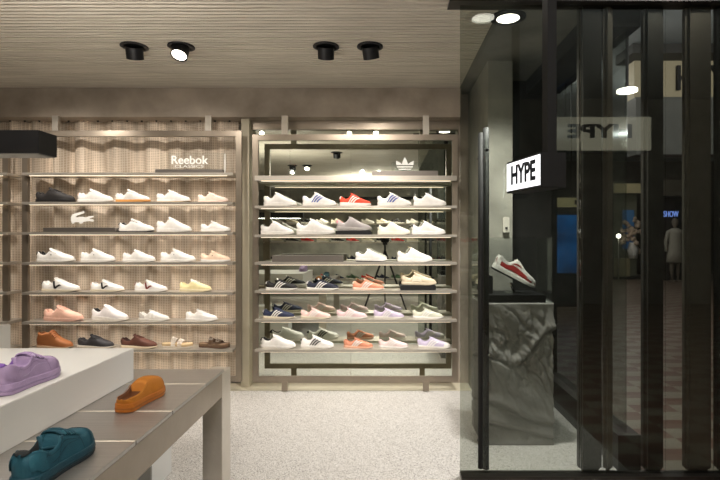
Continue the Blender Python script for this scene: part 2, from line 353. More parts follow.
class Shape:
    def __init__(s, style, L): s.p = STY[style]; s.L = L; s.k = L/.29; s.op = s.p.get('op', (.29, .38)); s.style = style
    def w(s, t): return interp(PLAN, t)*s.k*(1.04 if s.style in ('force', 'clog') else 1)
    def z0(s, t): return interp(s.p['sole'], t)*s.k
    def pt(s, t, u, side, off=0):
        def raw(t, u):
            w = s.w(t); z0 = s.z0(t)-.004; hr = interp(s.p['hr'], t)*s.k; hc = interp(s.p['hc'], t)*s.k
            a = math.pi/2*u
            yc = w*max(0, math.cos(a))**.62; zc = z0+(hc-z0)*math.sin(a)**.95
            r = w*(.80 if s.style in ('force', 'clog') else .68); ua = .6
            if u < ua:
                k = u/ua; yo = w*1.0*(1-k**2.2)+r*k**2.2; zo = z0+(hr-z0)*k
            else:
                k = (u-ua)/(1-ua); q = min(1, k*2.2); q = q*q*(3-2*q)
                yo = r*(1-.12*q) if k < .45 else r*.88*(1-(k-.45)/.55); zo = hr+.004*s.k*math.sin(min(1, k*4)*math.pi)*1-(hr-z0-.006)*q
            o = min(1, max(0, (s.op[1]-t)/(s.op[1]-s.op[0]))); o = o*o*(3-2*o)
            if t < .2: zc = z0+(hr-z0)*math.sin(a)**.6
            oh = min(1, max(0, (t-.040)/.07)) if s.style == 'force' else min(1, max(0, (t-.012)/.06)); o *= oh*oh*(3-2*oh)
            lean = 0
            if t < .2: lean = .008*s.k*math.sin(math.pi*min(1, max(0, (zo-z0))/(.06*s.k)))*(1-t/.2)
            return Vector((t*s.L-lean+.004, yc+(yo-yc)*o, zc+(zo-zc)*o))
        p = raw(t, u)
        if off:
            e = .004; pa = raw(max(0, t-e), u); pb = raw(min(1, t+e), u); pc = raw(t, max(0, u-e)); pd = raw(t, min(1, u+e))
            n = (pb-pa).cross(pd-pc)
            if n.length > 0: n.normalize()
            if n.y < 0 or (u > .9 and n.z < 0): n = -n
            if u > .75 and n.z < 0: n = -n
            p = p+n*off
        return Vector((p.x, p.y*side, p.z))
def patch(bm, S, side, tl, tr, u0, u1, off=.0018, nu=6, nt=3):      # band between the curves t=tl(k) and t=tr(k), k going u0..u1
    g = []
    for i in range(nu+1):
        k = i/nu; u = u0+(u1-u0)*k; row = []
        for j in range(nt+1):
            t = tl(k)+(tr(k)-tl(k))*j/nt; row.append(bm.verts.new(S.pt(t, u, side, off)))
        g.append(row)
    for i in range(nu):
        for j in range(nt): bm.faces.new((g[i][j], g[i][j+1], g[i+1][j+1], g[i+1][j]))
def shoe(name, label, style, L, c_up, c_sole=None, c_line=None, c_out=None, stripes=None, tab=None, vee=None, panels=None, laces=None, tongue=None, toe=None, group=None, cat='sneaker', lace_on=True, band=None, detail=False, lining_rough=.8):
    c_sole = c_sole or c_up; c_line = c_line or c_up; laces = laces or c_up; tongue = tongue or c_up
    S = Shape(style, L); t = thing(name, label, cat, group=group)
    # upper
    bm = bmesh.new(); NU = 14; rows = []
    for tt in TS:
        row = [bm.verts.new(S.pt(tt, u/NU, 1)) for u in range(NU+1)]
        row2 = [bm.verts.new(S.pt(tt, u/NU, -1)) for u in range(NU-1, -1, -1)]
        row[-1].co.y = 0; rows.append(row+row2)
    n = len(rows[0])
    for i in range(len(rows)-1):
        for j in range(n-1):
            f = bm.faces.new((rows[i][j], rows[i+1][j], rows[i+1][j+1], rows[i][j+1]))
            u = min(j+.5, n-1-j-.5)/NU
            f.material_index = 1 if (TS[i+1] <= S.op[0]+.04 and u > .64) else 0
    bm.faces.new(rows[0]); bm.faces.new(rows[-1][::-1])
    up = from_bm('upper', bm, [fab(c_up), fab(c_line, lining_rough)], t, True)
    # sole
    def sole_mesh(nm, zlo, zhi, grow, m, par):
        bm = bmesh.new(); out = []
        for sd in (1, -1):
            for tt in (TS if sd == 1 else TS[::-1]): out.append((tt, S.w(tt)*sd))
        rings = []
        prof = [(0, .985), (.15, 1.0), (.55, 1.0), (.9, .995), (1, .97)]
        for k, g in prof:
            ring = []
            for tt, y in out:
                spring = .012*S.k*max(0, (tt-.74)/.26)**2+.003*S.k*max(0, (.06-tt)/.06)
                lo = spring+zlo*S.k; hi = (S.z0(tt)*zhi)
                z = lo+(hi-lo)*k; e = 1+(grow-1)*g
                x = (tt-.5)*S.L*(1+(grow-1)*.35*g)+.5*S.L+.003
                ring.append(bm.verts.new((x, y*g*grow, max(z, lo))))
            rings.append(ring)
        m_ = len(rings[0])
        for a, b in zip(rings, rings[1:]):
            for j in range(m_): bm.faces.new((a[j], a[(j+1) % m_], b[(j+1) % m_], b[j]))
        h = m_//2
        for R in (rings[0], rings[-1]):
            for j in range(h-1): bm.faces.new((R[j], R[j+1], R[m_-2-j], R[m_-1-j]))
        return from_bm(nm, bm, m, par, True)
    sole_mesh('midsole', .004 if c_out else 0, 1.0, 1.09, fab(c_sole, .5), t)
    if c_out: sole_mesh('outsole', 0, .32, 1.10, fab(c_out, .6), t)
    if band: sole_mesh('sole_band', .35*S.z0(.5)/S.k, .55, 1.115, fab(band, .5), t)
    # tongue and laces
    if S.op[0] < .3 and style != 'loafer' or lace_on:
        if style not in ('clog',):
            bm = bmesh.new(); g = []
            for i in range(6):
                tt = S.op[1]+.07-i*.028; base = S.pt(min(.46, tt+.02), 1, 1) if i < 2 else None
                x = S.L*(S.op[1]+.06-i*.018); z = interp(S.p['hc'], .44)*S.k-.006*S.k+i*(.0012 if style in ('force', 'boot', 'aero') else .0042)*S.k
                row = []
                for j in range(7):
                    a = (j/6-.5)*2; row.append(bm.verts.new((x+.004, a*.021*S.k, z-.009*S.k*a*a)))
                g.append(row)
            for i in range(5):
                for j in range(6): bm.faces.new((g[i][j], g[i][j+1], g[i+1][j+1], g[i+1][j]))
            r = bmesh.ops.solidify(bm, geom=bm.faces[:], thickness=.005*S.k)
            from_bm('tongue', bm, fab(tongue), t, True)
    if lace_on:
        bm = bmesh.new()
        for q in range(6 if detail else 5):
            tt = .405+q*.042
            pts = []
            for a in [-.42, -.3, -.18, -.06, .06, .18, .3, .42]:
                sd = 1 if a > 0 else -1; p = S.pt(tt+(.012 if q % 2 else -.012)*a/.42*.5, 1-abs(a)*.95, sd, .002); p.y = abs(p.y)*sd; pts.append(p)
            btube(bm, pts, (.0042 if detail else .0028)*S.k, 6)
        from_bm('laces', bm, fab(laces), t, True)
    if stripes:
        for sd in (1, -1):
            for q in range(3):
                b0 = .33+q*.082; bm = bmesh.new()
                patch(bm, S, sd, lambda k, b0=b0: b0+.19*(k-.3), lambda k, b0=b0: b0+.046+.19*(k-.3), .04, .64)
                from_bm('side_stripe', bm, fab(stripes, .5), t, True)
    if tab:
        bm = bmesh.new()
        for sd in (1, -1): patch(bm, S, sd, lambda k: .0, lambda k: .055, .30, .66, .0022)
        from_bm('heel_tab', bm, fab(tab), t, True)
    if toe:
        bm = bmesh.new()
        for sd in (1, -1): patch(bm, S, sd, lambda k: .80+.06*k, lambda k: .995, .02, 1.0, .0015, 8, 6)
        from_bm('toe_cap', bm, fab(toe), t, True)
    if vee:
        for sd in (1, -1):
            bm = bmesh.new()
            patch(bm, S, sd, lambda k: .34+(1-k)*.06, lambda k: .40+(1-k)*.06, .06, .60)
            patch(bm, S, sd, lambda k: .40+k*.15, lambda k: .465+k*.17, .06, .44)
            from_bm('side_letter', bm, fab(vee), t, True)
    for pn in (panels or []):
        nm, c_, a0, a1, b0, b1, u0, u1 = pn                 # colour; lower t range, upper t range, u range
        for sd in (1, -1):
            bm = bmesh.new(); patch(bm, S, sd, lambda k: a0+(b0-a0)*k, lambda k: a1+(b1-a1)*k, u0, u1, .0030 if detail else .0016, 6, 8)
            from_bm(nm, bm, fab(c_), t, True)
    if style == 'boot':
        pass
    return t
def sandal(label, L, c_strap, c_sole, c_foot, group):
    t = thing('sandal', label, 'sandal', group=group); S = Shape('slim', L)
    def slab(nm, z0, z1, g, m):
        bm = bmesh.new(); out = []
        for sd in (1, -1):
            for tt in (TS if sd == 1 else TS[::-1]): out.append((tt, S.w(tt)*sd*g))
        rings = []
        for z, q in ((z0, 1), (z1-.003, 1), (z1, .96)):
            rings.append([bm.verts.new(((tt-.5)*L*(.97+.03*q)+.5*L, y*q, z+.006*max(0, (tt-.75)/.25)**2+(.004 if z > z0 and abs(y) > .8*S.w(tt)*g else 0))) for tt, y in out])
        n = len(out)
        for a, b in zip(rings, rings[1:]):
            for j in range(n): bm.faces.new((a[j], a[(j+1) % n], b[(j+1) % n], b[j]))
        for R in (rings[0], rings[-1]):
            for j in range(n//2-1): bm.faces.new((R[j], R[j+1], R[n-2-j], R[n-1-j]))
        return from_bm(nm, bm, m, t, True)
    slab('outsole', 0, .010, 1.06, fab(c_sole)); slab('footbed', .010, .030, 1.03, fab(c_foot))
    for c, hh in ((.43, .078), (.66, .062)):
        bm = bmesh.new(); g = []
        for i in range(4):
            tt = c-.075+.15*i/3; W = S.w(tt)*1.05; row = []
            for j in range(13):
                a = math.pi*j/12; row.append(bm.verts.new((tt*L, math.cos(a)*W, .016+hh*S.k*math.sin(a)**.8*(1-.25*i/3))))
            g.append(row)
        for i in range(3):
            for j in range(12): bm.faces.new((g[i][j], g[i][j+1], g[i+1][j+1], g[i+1][j]))
        bmesh.ops.solidify(bm, geom=bm.faces[:], thickness=.004)
        st = from_bm('strap', bm, fab(c_strap), t, True)
        bm = bmesh.new(); W = S.w(c)*1.05; z = .016+hh*S.k*.72
        btube(bm, [(c*L-.012, -W*.8, z), (c*L+.012, -W*.8, z), (c*L+.012, -W*.5, z+.010), (c*L-.012, -W*.5, z+.010), (c*L-.012, -W*.8, z)], .002, 6)
        from_bm('buckle', bm, STEEL, st, True)
    return t
W1, W2, CR = (224, 221, 216), (212, 208, 201), (212, 202, 182)
GL = 'shoes on the left steel rack'; GR = 'shoes on the rack before the mirror'
def put(t, x0, x1, z, yc, rot, L, dz=0):
    # centre of the shoe over the middle of its place on the shelf; rot about Z (toe towards +X, negative swings the toe to the viewer)
    X = px((x0+x1)/2, yc); r = math.radians(rot)
    t.rotation_euler = (0, 0, r); t.location = (X-math.cos(r)*L/2, yc-math.sin(r)*L/2, z+dz+.0005)
def shelf_shoe(row, x0, x1, label, style='court', rot=-9, side='L', yc=None, dz=0, **kw):
    z = (LT if side == 'L' else RT)[row]; yc = yc or YS+.085
    L = (x1-x0)/F*yc/(math.cos(math.radians(rot)))-.012
    nm = kw.pop('name', 'sneaker')
    if style == 'sandal': t = sandal(label, L, kw['strap'], kw['sole'], kw['foot'], GL)
    else: t = shoe(nm, label, style, L, kw.pop('c'), group=GL if side == 'L' else GR, **kw)
    put(t, x0, x1, z, yc, rot, L, dz)
    return t
BK = (34, 32, 32); NV = (36, 42, 66); OR = (214, 128, 92); GUM = (204, 146, 82)
# left rack
shelf_shoe(1, 35, 76, 'black leather low sneaker, first on the top row of the left rack', c=(40, 37, 36), c_sole=(30, 28, 28), style='court')
shelf_shoe(1, 77, 114, 'plain off-white sneaker right beside the black one on the top row', c=W1, tab=(230, 190, 170))
shelf_shoe(1, 115, 151, 'white sneaker with orange gum sole on the top row of the left rack', c=W1, c_sole=GUM, style='court', panels=[('side_panel', W2, .3, .6, .34, .56, .1, .5)])
shelf_shoe(1, 156, 191, 'white sneaker with tan-tipped sole between gum-soled and pink ones', c=W1, c_out=(206, 178, 140))
shelf_shoe(1, 197, 229, 'pale pink sneaker at the right end of the top row, left rack', c=(232, 208, 194), style='slim')
shelf_shoe(2, 118, 155, 'white sneaker with black sole, collar and lace trim beside the crocodile emblem', c=W1, c_sole=W2, c_out=BK, c_line=BK, tab=BK, panels=[('lace_trim', (60, 62, 66), .40, .60, .40, .60, .66, .78)])
shelf_shoe(2, 156, 192, 'bulky plain white sneaker right of the black-soled white sneaker', c=W1, style='runner')
shelf_shoe(2, 200, 231, 'plain white sneaker at the right end below the pale pink one', c=W1, c_out=(180, 172, 160))
shelf_shoe(3, 36, 76, 'white sneaker with black heel above the black-lettered pair', c=W1, c_line=BK, tab=BK, style='slim', vee=None, panels=[('side_dot', (90, 100, 90), .44, .48, .44, .48, .30, .38)])
shelf_shoe(3, 80, 116, 'white sneaker with tiny side mark, second on the third row, left rack', c=W1, panels=[('side_dot', (120, 130, 120), .44, .47, .44, .47, .30, .38)])
shelf_shoe(3, 122, 156, 'all-white plain sneaker in the middle of the third row, left rack', c=W1)
shelf_shoe(3, 160, 196, 'white sneaker with small grey side dot, next to the peach one', c=W1, panels=[('side_dot', (150, 150, 145), .42, .45, .42, .45, .30, .40)])
shelf_shoe(3, 200, 231, 'peach cream sneaker at the right end of the third row', c=(226, 200, 176), c_sole=W1, style='court', panels=[('side_dot', (90, 80, 70), .42, .45, .42, .45, .30, .40)])
shelf_shoe(4, 41, 81, 'white sneaker with black V-shaped side letter and black heel edge, fourth row', c=W1, vee=BK, tab=BK, style='slim', c_sole=CR)
shelf_shoe(4, 90, 125, 'white sneaker with black V-shaped side letter and pale heel, fourth row', c=W1, vee=BK, tab=(228, 190, 178), style='slim', c_sole=CR)
shelf_shoe(4, 134, 168, 'white sneaker with dark red V-shaped side letter and red heel', c=W1, vee=(120, 50, 44), tab=(130, 60, 52), style='slim')
shelf_shoe(4, 179, 212, 'pale yellow and cream sneaker, last of the fourth row, left rack', c=(226, 214, 164), c_sole=(222, 210, 176), tongue=W1, laces=W1, style='court')
shelf_shoe(5, 43, 84, 'salmon pink sneaker above the rust suede boot', c=(224, 178, 158), c_sole=(222, 178, 160), style='court', panels=[('eyestay', (232, 190, 172), .38, .58, .36, .60, .6, .8)])
shelf_shoe(5, 91, 129, 'white sneaker with thick sole and black lining, right of salmon sneaker', c=(232, 226, 224), c_line=BK, style='runner', c_sole=(228, 222, 214), tongue=(232, 226, 224))
t = shelf_shoe(5, 138, 170, 'white and grey strapped sneaker above the brown leather shoe', c=W2, style='slim', lace_on=False, panels=[('strap', W1, .40, .48, .40, .48, .12, 1), ('strap', W1, .54, .62, .54, .62, .12, 1), ('heel_panel', (178, 172, 164), .03, .24, .03, .20, .1, .55)])
shelf_shoe(5, 185, 218, 'low all-white sneaker, last of the fifth row, left rack', c=W1, style='slim')
shelf_shoe(6, 36, 74, 'rust suede ankle boot on the bottom row of the left rack', c=(150, 92, 50), c_sole=(190, 160, 130), c_line=(90, 50, 26), laces=(120, 64, 28), style='boot', name='chukka_boot', cat='boot')
shelf_shoe(6, 77, 115, 'black leather lace-up shoe between rust boot and brown shoe', c=(52, 50, 52), c_sole=(204, 196, 184), style='loafer', name='leather_shoe', cat='shoe')
shelf_shoe(6, 120, 158, 'dark brown leather shoe with cream sole on the bottom row', c=(90, 54, 42), c_sole=(222, 206, 180), c_line=(50, 28, 22), style='loafer', name='leather_shoe', cat='shoe')
shelf_shoe(6, 161, 194, 'white two-strap sandal on the bottom row of the left rack', style='sandal', strap=(238, 230, 220), sole=(220, 210, 196), foot=(206, 180, 140))
shelf_shoe(6, 198, 231, 'brown suede two-strap sandal at the end of the bottom row', style='sandal', strap=(112, 88, 68), sole=(96, 74, 58), foot=(120, 96, 74))
# rack before the mirror
R = dict(side='R')
BL = (60, 84, 160)
shelf_shoe(1, 263, 297, 'plain white runner, first on the top row before the mirror', c=W1, style='runner', **R)
shelf_shoe(1, 302, 336, 'white runner with three blue stripes left of the red runner', c=W1, style='runner', stripes=BL, tab=(190, 192, 214), **R)
shelf_shoe(1, 339, 371, 'bright red runner with white stripes and white sole', c=(214, 70, 44), c_sole=W1, style='runner', stripes=W1, tab=W1, laces=(206, 66, 40), **R)
shelf_shoe(1, 377, 411, 'white runner with three blue stripes right of the red runner', c=W1, style='runner', stripes=BL, tab=(190, 192, 214), **R)
shelf_shoe(1, 413, 446, 'plain white runner at the right end of the top row', c=W1, style='runner', **R)
shelf_shoe(2, 260, 294, 'white runner with black lining, first on the second row, mirror rack', c=W1, style='runner', c_line=BK, panels=[('heel_line', BK, .02, .10, .02, .06, .5, .56)], **R)
shelf_shoe(2, 296, 335, 'low long white runner with dark collar left of the grey pink runner', c=W1, style='runner', c_line=(60, 56, 52), **R)
blk = box('display_block', px(335.5, YS+.02), px(371, YS+.02), YS+.02, YS+.15, RT[2]+.0006, RT[2]+.030, BLACKM, bev=.002)
tag(blk, 'black riser block under the grey and pink runner', 'display block', 'black riser blocks')
shelf_shoe(2, 336, 371, 'grey runner with pink lining standing on a black block', c=(158, 152, 150), style='runner', c_line=(214, 140, 144), c_sole=(170, 164, 160), tab=(214, 140, 144), dz=.0312, **R)
shelf_shoe(2, 377, 410, 'cream runner with black heel, under the right blue-striped runner', c=(232, 228, 212), style='runner', c_line=BK, tab=BK, **R)
shelf_shoe(2, 411, 445, 'white runner with black heel tab at the end of second row', c=W1, style='runner', tab=BK, **R)
shelf_shoe(3, 355, 387, 'low white runner with thin dark sole in the middle of third row', c=W1, style='runner', c_out=BK, **R)
shelf_shoe(3, 397, 432, 'white runner with tan collar above the cream one on a block', c=W1, style='runner', c_line=(150, 126, 96), tongue=(222, 206, 180), **R)
shelf_shoe(4, 265, 298, 'black suede sneaker with three white stripes and white heel', c=BK, style='slim', stripes=W1, tab=W1, c_sole=W1, tongue=W1, **R)
shelf_shoe(4, 306, 339, 'dark navy sneaker with white stripes between the black and orange ones', c=(30, 33, 48), style='slim', stripes=W1, tab=W1, c_sole=W1, tongue=W1, **R)
shelf_shoe(4, 352, 384, 'orange sneaker with white stripes and pink sole on fourth row', c=(208, 138, 110), style='slim', stripes=W1, tab=CR, c_sole=(234, 206, 190), tongue=CR, **R)
blk = box('display_block', px(400.5, YS+.02), px(436, YS+.02), YS+.02, YS+.15, RT[4]+.0006, RT[4]+.038, BLACKM, bev=.002)
tag(blk, 'black riser block under the cream sneaker', 'display block', 'black riser blocks')
shelf_shoe(4, 401, 436, 'cream suede sneaker standing on a black block', c=(200, 184, 158), style='court', c_sole=(214, 200, 176), dz=.039, panels=[('side_panel', (224, 212, 190), .3, .6, .34, .56, .1, .5)], **R)
shelf_shoe(5, 262, 295, 'navy blue sneaker with three white stripes at the left of fifth row', c=NV, style='slim', stripes=W1, tab=W1, c_sole=CR, tongue=NV, **R)
shelf_shoe(5, 300, 331, 'pale pink sneaker with white stripes right of the navy sneaker', c=(214, 184, 176), style='slim', stripes=W1, c_sole=CR, **R)
shelf_shoe(5, 336, 367, 'pale pink white-striped sneaker above the bottom orange one', c=(208, 182, 182), style='slim', stripes=W1, c_sole=W2, **R)
shelf_shoe(5, 373, 404, 'pale lilac sneaker with light stripes on fifth row', c=(186, 172, 192), style='slim', stripes=W1, c_sole=W2, **R)
shelf_shoe(5, 412, 443, 'pale grey-green sneaker with light stripes at the end of fifth row', c=(190, 190, 172), style='slim', stripes=W1, c_sole=W1, **R)
shelf_shoe(6, 260, 296, 'plain white sneaker with black heel at the left of bottom row', c=W1, style='court', c_line=BK, tab=BK, **R)
shelf_shoe(6, 300, 334, 'white sneaker with three black stripes on the bottom row', c=W1, style='court', stripes=BK, tab=BK, c_sole=W1, **R)
shelf_shoe(6, 343, 373, 'orange sneaker with white stripes and tan sole on the bottom row', c=(196, 130, 102), style='slim', stripes=W1, c_sole=(226, 176, 150), **R)
shelf_shoe(6, 378, 408, 'pinkish white sneaker with pale stripes right of bottom orange one', c=(212, 190, 186), style='slim', stripes=W1, c_sole=W1, **R)
shelf_shoe(6, 417, 450, 'white and lilac sneaker at the right end of the bottom row', c=(186, 176, 196), style='slim', stripes=W1, c_sole=W2, toe=W2, **R)

# ---------------------------------------------------------------- emblems and blocks on the racks
def emb_block(x0, x1, z, h, y, label):
    o = box('display_block', px(x0, y), px(x1, y), y, y+.12, z+.0006, z+h, STANDB, bev=.002)
    return tag(o, label, 'display block')
def poly_ext(bm, pts, y0, y1):
    a = [bm.verts.new((p[0], y0, p[1])) for p in pts]; b = [bm.verts.new((p[0], y1, p[1])) for p in pts]
    bm.faces.new(a); bm.faces.new(b[::-1])
    for i in range(len(pts)): bm.faces.new((a[i], b[i], b[(i+1) % len(pts)], a[(i+1) % len(pts)]))
YE = YS+.03
emb_block(43, 115, LT[2], .036, YE, 'long low brushed metal block under the crocodile emblem')
def acrylic_sheet(name, par, x0, x1, z0, z1, y): return box(name, x0, x1, y, y+.004, z0, z1, ACRY, par)
def pxy(zx, zy): return (px(60+zx/12, YE+.03), pz(205+zy/12, YE+.03))
cro = thing('crocodile_emblem', 'white crocodile emblem standing on the metal block, left rack', 'logo', (0, 0, 0))
bm = bmesh.new()
CROC = [[(140, 215), (130, 180), (133, 140), (150, 112), (180, 100), (280, 75), (292, 84), (285, 98), (215, 122), (182, 138), (205, 150), (230, 140), (265, 140), (310, 150), (345, 135), (395, 132), (400, 145), (360, 158), (345, 170), (390, 170), (405, 188), (390, 200), (350, 192), (310, 196), (280, 200), (262, 222), (240, 226), (225, 205), (190, 205), (170, 208), (165, 222), (150, 226)]]
for p in CROC:
    poly_ext(bm, [pxy(*q) for q in p], YE+.03, YE+.036)
from_bm('emblem', bm, LOGOW, cro)
acrylic_sheet('acrylic_plate', cro, px(68, YE+.03), px(97, YE+.03), LT[2]+.037, pz(209, YE+.03), YE+.037)
rb = thing('brand_sign', 'clear acrylic sign with white Reebok lettering on top of the left rack', 'sign', (px(188, YE), YE, LT[0]))
box('base_block', px(155, YE)-px(188, YE), px(222, YE)-px(188, YE), 0, .10, .0005, .030, STANDB, rb, bev=.002)
acrylic_sheet('acrylic_plate', rb, px(158, YE)-px(188, YE), px(223.5, YE)-px(188, YE), .031, pz(152, YE)-LT[0], .03)
hh = (pz(159.8, YE)-LT[0])
text_mesh('lettering', 'Reebok', .095, .002, LOGOW, rb, (0, .024, hh), (math.pi/2, 0, 0), width=(206.5-169.5)*YE/F, bold=.0012)
text_mesh('small_lettering', 'CLASSICS', .03, .001, LOGOW, rb, (0, .024, pz(166, YE)-LT[0]), (math.pi/2, 0, 0), width=(205-176)*YE/F)
box('edge_post', px(223.2, YE)-px(188, YE), px(224.2, YE)-px(188, YE), .028, .036, .0005, pz(153, YE)-LT[0], LOGOW, rb)
ad = thing('brand_sign', 'white trefoil emblem sign standing on top of the mirror-side rack', 'sign', (px(405, YE), YE, RT[0]))
box('base_block', px(372, YE)-px(405, YE), px(438, YE)-px(405, YE), 0, .10, .0005, .043, STANDB, ad, bev=.002)
def clipz(P, zc, keep_above):
    out = []
    for i in range(len(P)):
        a, b = P[i], P[(i+1) % len(P)]; ia = (a[1] >= zc) == keep_above; ib = (b[1] >= zc) == keep_above
        if ia: out.append(a)
        if ia != ib and b[1] != a[1]:
            k = (zc-a[1])/(b[1]-a[1]); out.append((a[0]+(b[0]-a[0])*k, zc))
    return out
def leaf(cx, cz, tx, tz, wd, n=10):
    dx, dz = tx-cx, tz-cz; L = math.hypot(dx, dz); ux, uz = dx/L, dz/L; P = []
    for i in range(n+1):
        k = i/n; P.append((cx+dx*k-uz*wd*math.sin(math.pi*k**.8), cz+dz*k+ux*wd*math.sin(math.pi*k**.8)))
    for i in range(n-1, 0, -1):
        k = i/n; P.append((cx+dx*k+uz*wd*math.sin(math.pi*k**.8), cz+dz*k-ux*wd*math.sin(math.pi*k**.8)))
    return P
bm = bmesh.new(); s = YE/F
zb, zt = pz(170.5, YE)-RT[0], pz(156.5, YE)-RT[0]; H = zt-zb
for (cx_, tx_, tz_, wd) in ((0, 0, zt, .025), (-.014, -.072, zb+H*.74, .024), (.014, .072, zb+H*.74, .024)):
    P = leaf(cx_, zb-.002, tx_, tz_, wd)
    for lo, hi in ((zb+H*.42, 9), (zb+H*.24, zb+H*.34), (zb+H*.06, zb+H*.16)):
        Q = clipz(P, lo, True)
        if hi < 9: Q = clipz(Q, hi, False)
        if len(Q) > 2: poly_ext(bm, Q, .022+abs(cx_)*.02, .028+abs(cx_)*.02)
from_bm('trefoil', bm, LOGOW, ad)
acrylic_sheet('acrylic_plate', ad, px(392, YE)-px(405, YE), px(439, YE)-px(405, YE), .044, pz(154, YE)-RT[0], .031)
emb_block(272, 343, RT[3], .052, YE, 'long low metal block at the left of the third mirror-rack row')
bm = bmesh.new()

# ---------------------------------------------------------------- ceiling spotlights
def spotlight(x, y, tilt_to, lit, label):
    t = thing('ceiling_spotlight', label, 'spotlight', (x, y, CEIL), group='black ceiling spotlights')
    bm = bmesh.new(); n = 28; prof = [(.082, 0), (.084, -.006), (.070, -.010), (.058, -.004), (.058, -.002)]
    rg = [[bm.verts.new((r*math.cos(2*math.pi*k/n), r*math.sin(2*math.pi*k/n), z-.0005)) for k in range(n)] for r, z in prof]
    for a, b in zip(rg, rg[1:]):
        for k in range(n): bm.faces.new((a[k], a[(k+1) % n], b[(k+1) % n], b[k]))
    bm.faces.new(rg[-1])
    from_bm('trim_ring', bm, BLACK, t, True)
    d = (Vector(tilt_to)-Vector((x, y, CEIL))).normalized()
    d = (d*.5+Vector((0, 0, -.55))).normalized()
    c0 = Vector((0, 0, -.012)); bm = bmesh.new()
    btube(bm, [c0-d*.004, c0+d*.066], [.052, .052], 24, caps=False); btube(bm, [c0+d*.066, c0+d*.060], [.052, .044], 24, caps=False)
    btube(bm, [c0-d*.005, c0-d*.004], [.02, .052], 24)
    h = from_bm('lamp_head', bm, BLACK, t, True)
    bm = bmesh.new(); btube(bm, [c0+d*.057, c0+d*.060], .0445, 24)
    from_bm('lens', bm, LENS if lit else BLACKM, h)
SPL = [((-2.0, 4.6, 1.6), 0, 'black spotlight, leftmost of the four on the ribbed ceiling'), ((-1.55, 1.2, .9), 1, 'lit black spotlight with glowing white lens facing the viewer'),
       ((-.6, 5, 1.5), 0, 'unlit-looking black spotlight, left one of the right ceiling pair'), ((.5, 5, 1.2), 0, 'unlit-looking black spotlight nearest the glass door')]
for (x, y), (to, lit, lb) in zip(LAMPS[:4], SPL): spotlight(x, y, to, lit, lb)
for i, (lit, lb) in {4: (0, 'black spotlight over the table end, seen dark in the mirror'), 5: (1, 'lit spotlight seen glowing in the mirror'), 9: (0, 'dark spotlight above the floor between table and door')}.items():
    x, y = LAMPS[i]; spotlight(x, y, (x+.2, 4.5, 1.2) if lit else (x, -3, 1), lit, lb)
def downlight(x, y, lb):
    dl = thing('ceiling_downlight', lb, 'downlight', (x, y, CEIL))
    bm = bmesh.new(); n = 32
    for r0, r1, z0, z1 in ((.062, .098, -.010, -.006), (.098, .098, -.006, 0)):
        a = [bm.verts.new((r0*math.cos(2*math.pi*k/n), r0*math.sin(2*math.pi*k/n), z0)) for k in range(n)]
        b = [bm.verts.new((r1*math.cos(2*math.pi*k/n), r1*math.sin(2*math.pi*k/n), z1)) for k in range(n)]
        for k in range(n): bm.faces.new((a[k], a[(k+1) % n], b[(k+1) % n], b[k]))
    from_bm('black_ring', bm, BLACK, dl, True)
    bm = bmesh.new(); btube(bm, [(0, 0, -.008), (0, 0, 0)], .063, 32); from_bm('lens', bm, LENS, dl)
downlight(px(508, 2.77), 2.77, 'round white downlight in a black ring behind the glass door')
downlight(px(483, 2.77), 2*GY-2.77, 'white downlight just before the glass, seen as a paler reflected disc')

# ---------------------------------------------------------------- hanging black linear lamp, left
lx1 = -1.115; lz = pz(153, 1.61)
hl = thing('linear_pendant', 'long black box lamp hanging at the upper left above the table', 'lamp', (-1.50, 1.655, lz))
box('housing', -.80, lx1+1.50, -.045, .045, .0, .074, BLACK, hl, bev=.001)
box('diffuser', -.795, lx1+1.495, -.041, .041, -.003, .0, mat('lamp_diffuser', (150, 148, 142), .5), hl)
for x in (-.70, .20): tube('suspension_wire', [(x, 0, .07), (x, 0, CEIL-lz)], .0012, BLACK, hl, 6)
up = lamp_obj('AREA', 'ceiling_fill_light', (-1.5, 1.655, lz+.085), 26, (1, .93, .84), shape='RECTANGLE', size=1.0); up.data.size_y = .05; up.rotation_euler = (math.pi, 0, 0)  # fill added on top of the lamp to brighten the ceiling
fill_pendant = thing('linear_pendant', 'added black box lamp over the middle of the shop, for ceiling light', 'lamp', (0, -1.5, 2.0))  # added lamp, tucked behind the shoes in the mirror
box('housing', -.8, .8, -.045, .045, 0, .06, BLACK, fill_pendant, bev=.001)
for x in (-.6, .6): tube('suspension_wire', [(x, 0, .06), (x, 0, CEIL-2.0)], .0012, BLACK, fill_pendant, 6)
up = lamp_obj('AREA', 'ceiling_fill_light', (0, -1.5, 2.07), 75, (1, .93, .84), shape='RECTANGLE', size=1.5); up.data.size_y = .06; up.rotation_euler = (math.pi, 0, 0)  # fill above the added lamp, lifts the ceiling brightness
lamp_obj('AREA', 'pendant_glow', (-1.5, 1.655, lz-.006), 4.0, (1, .95, .9), shape='RECTANGLE', size=.7).data.size_y = .05

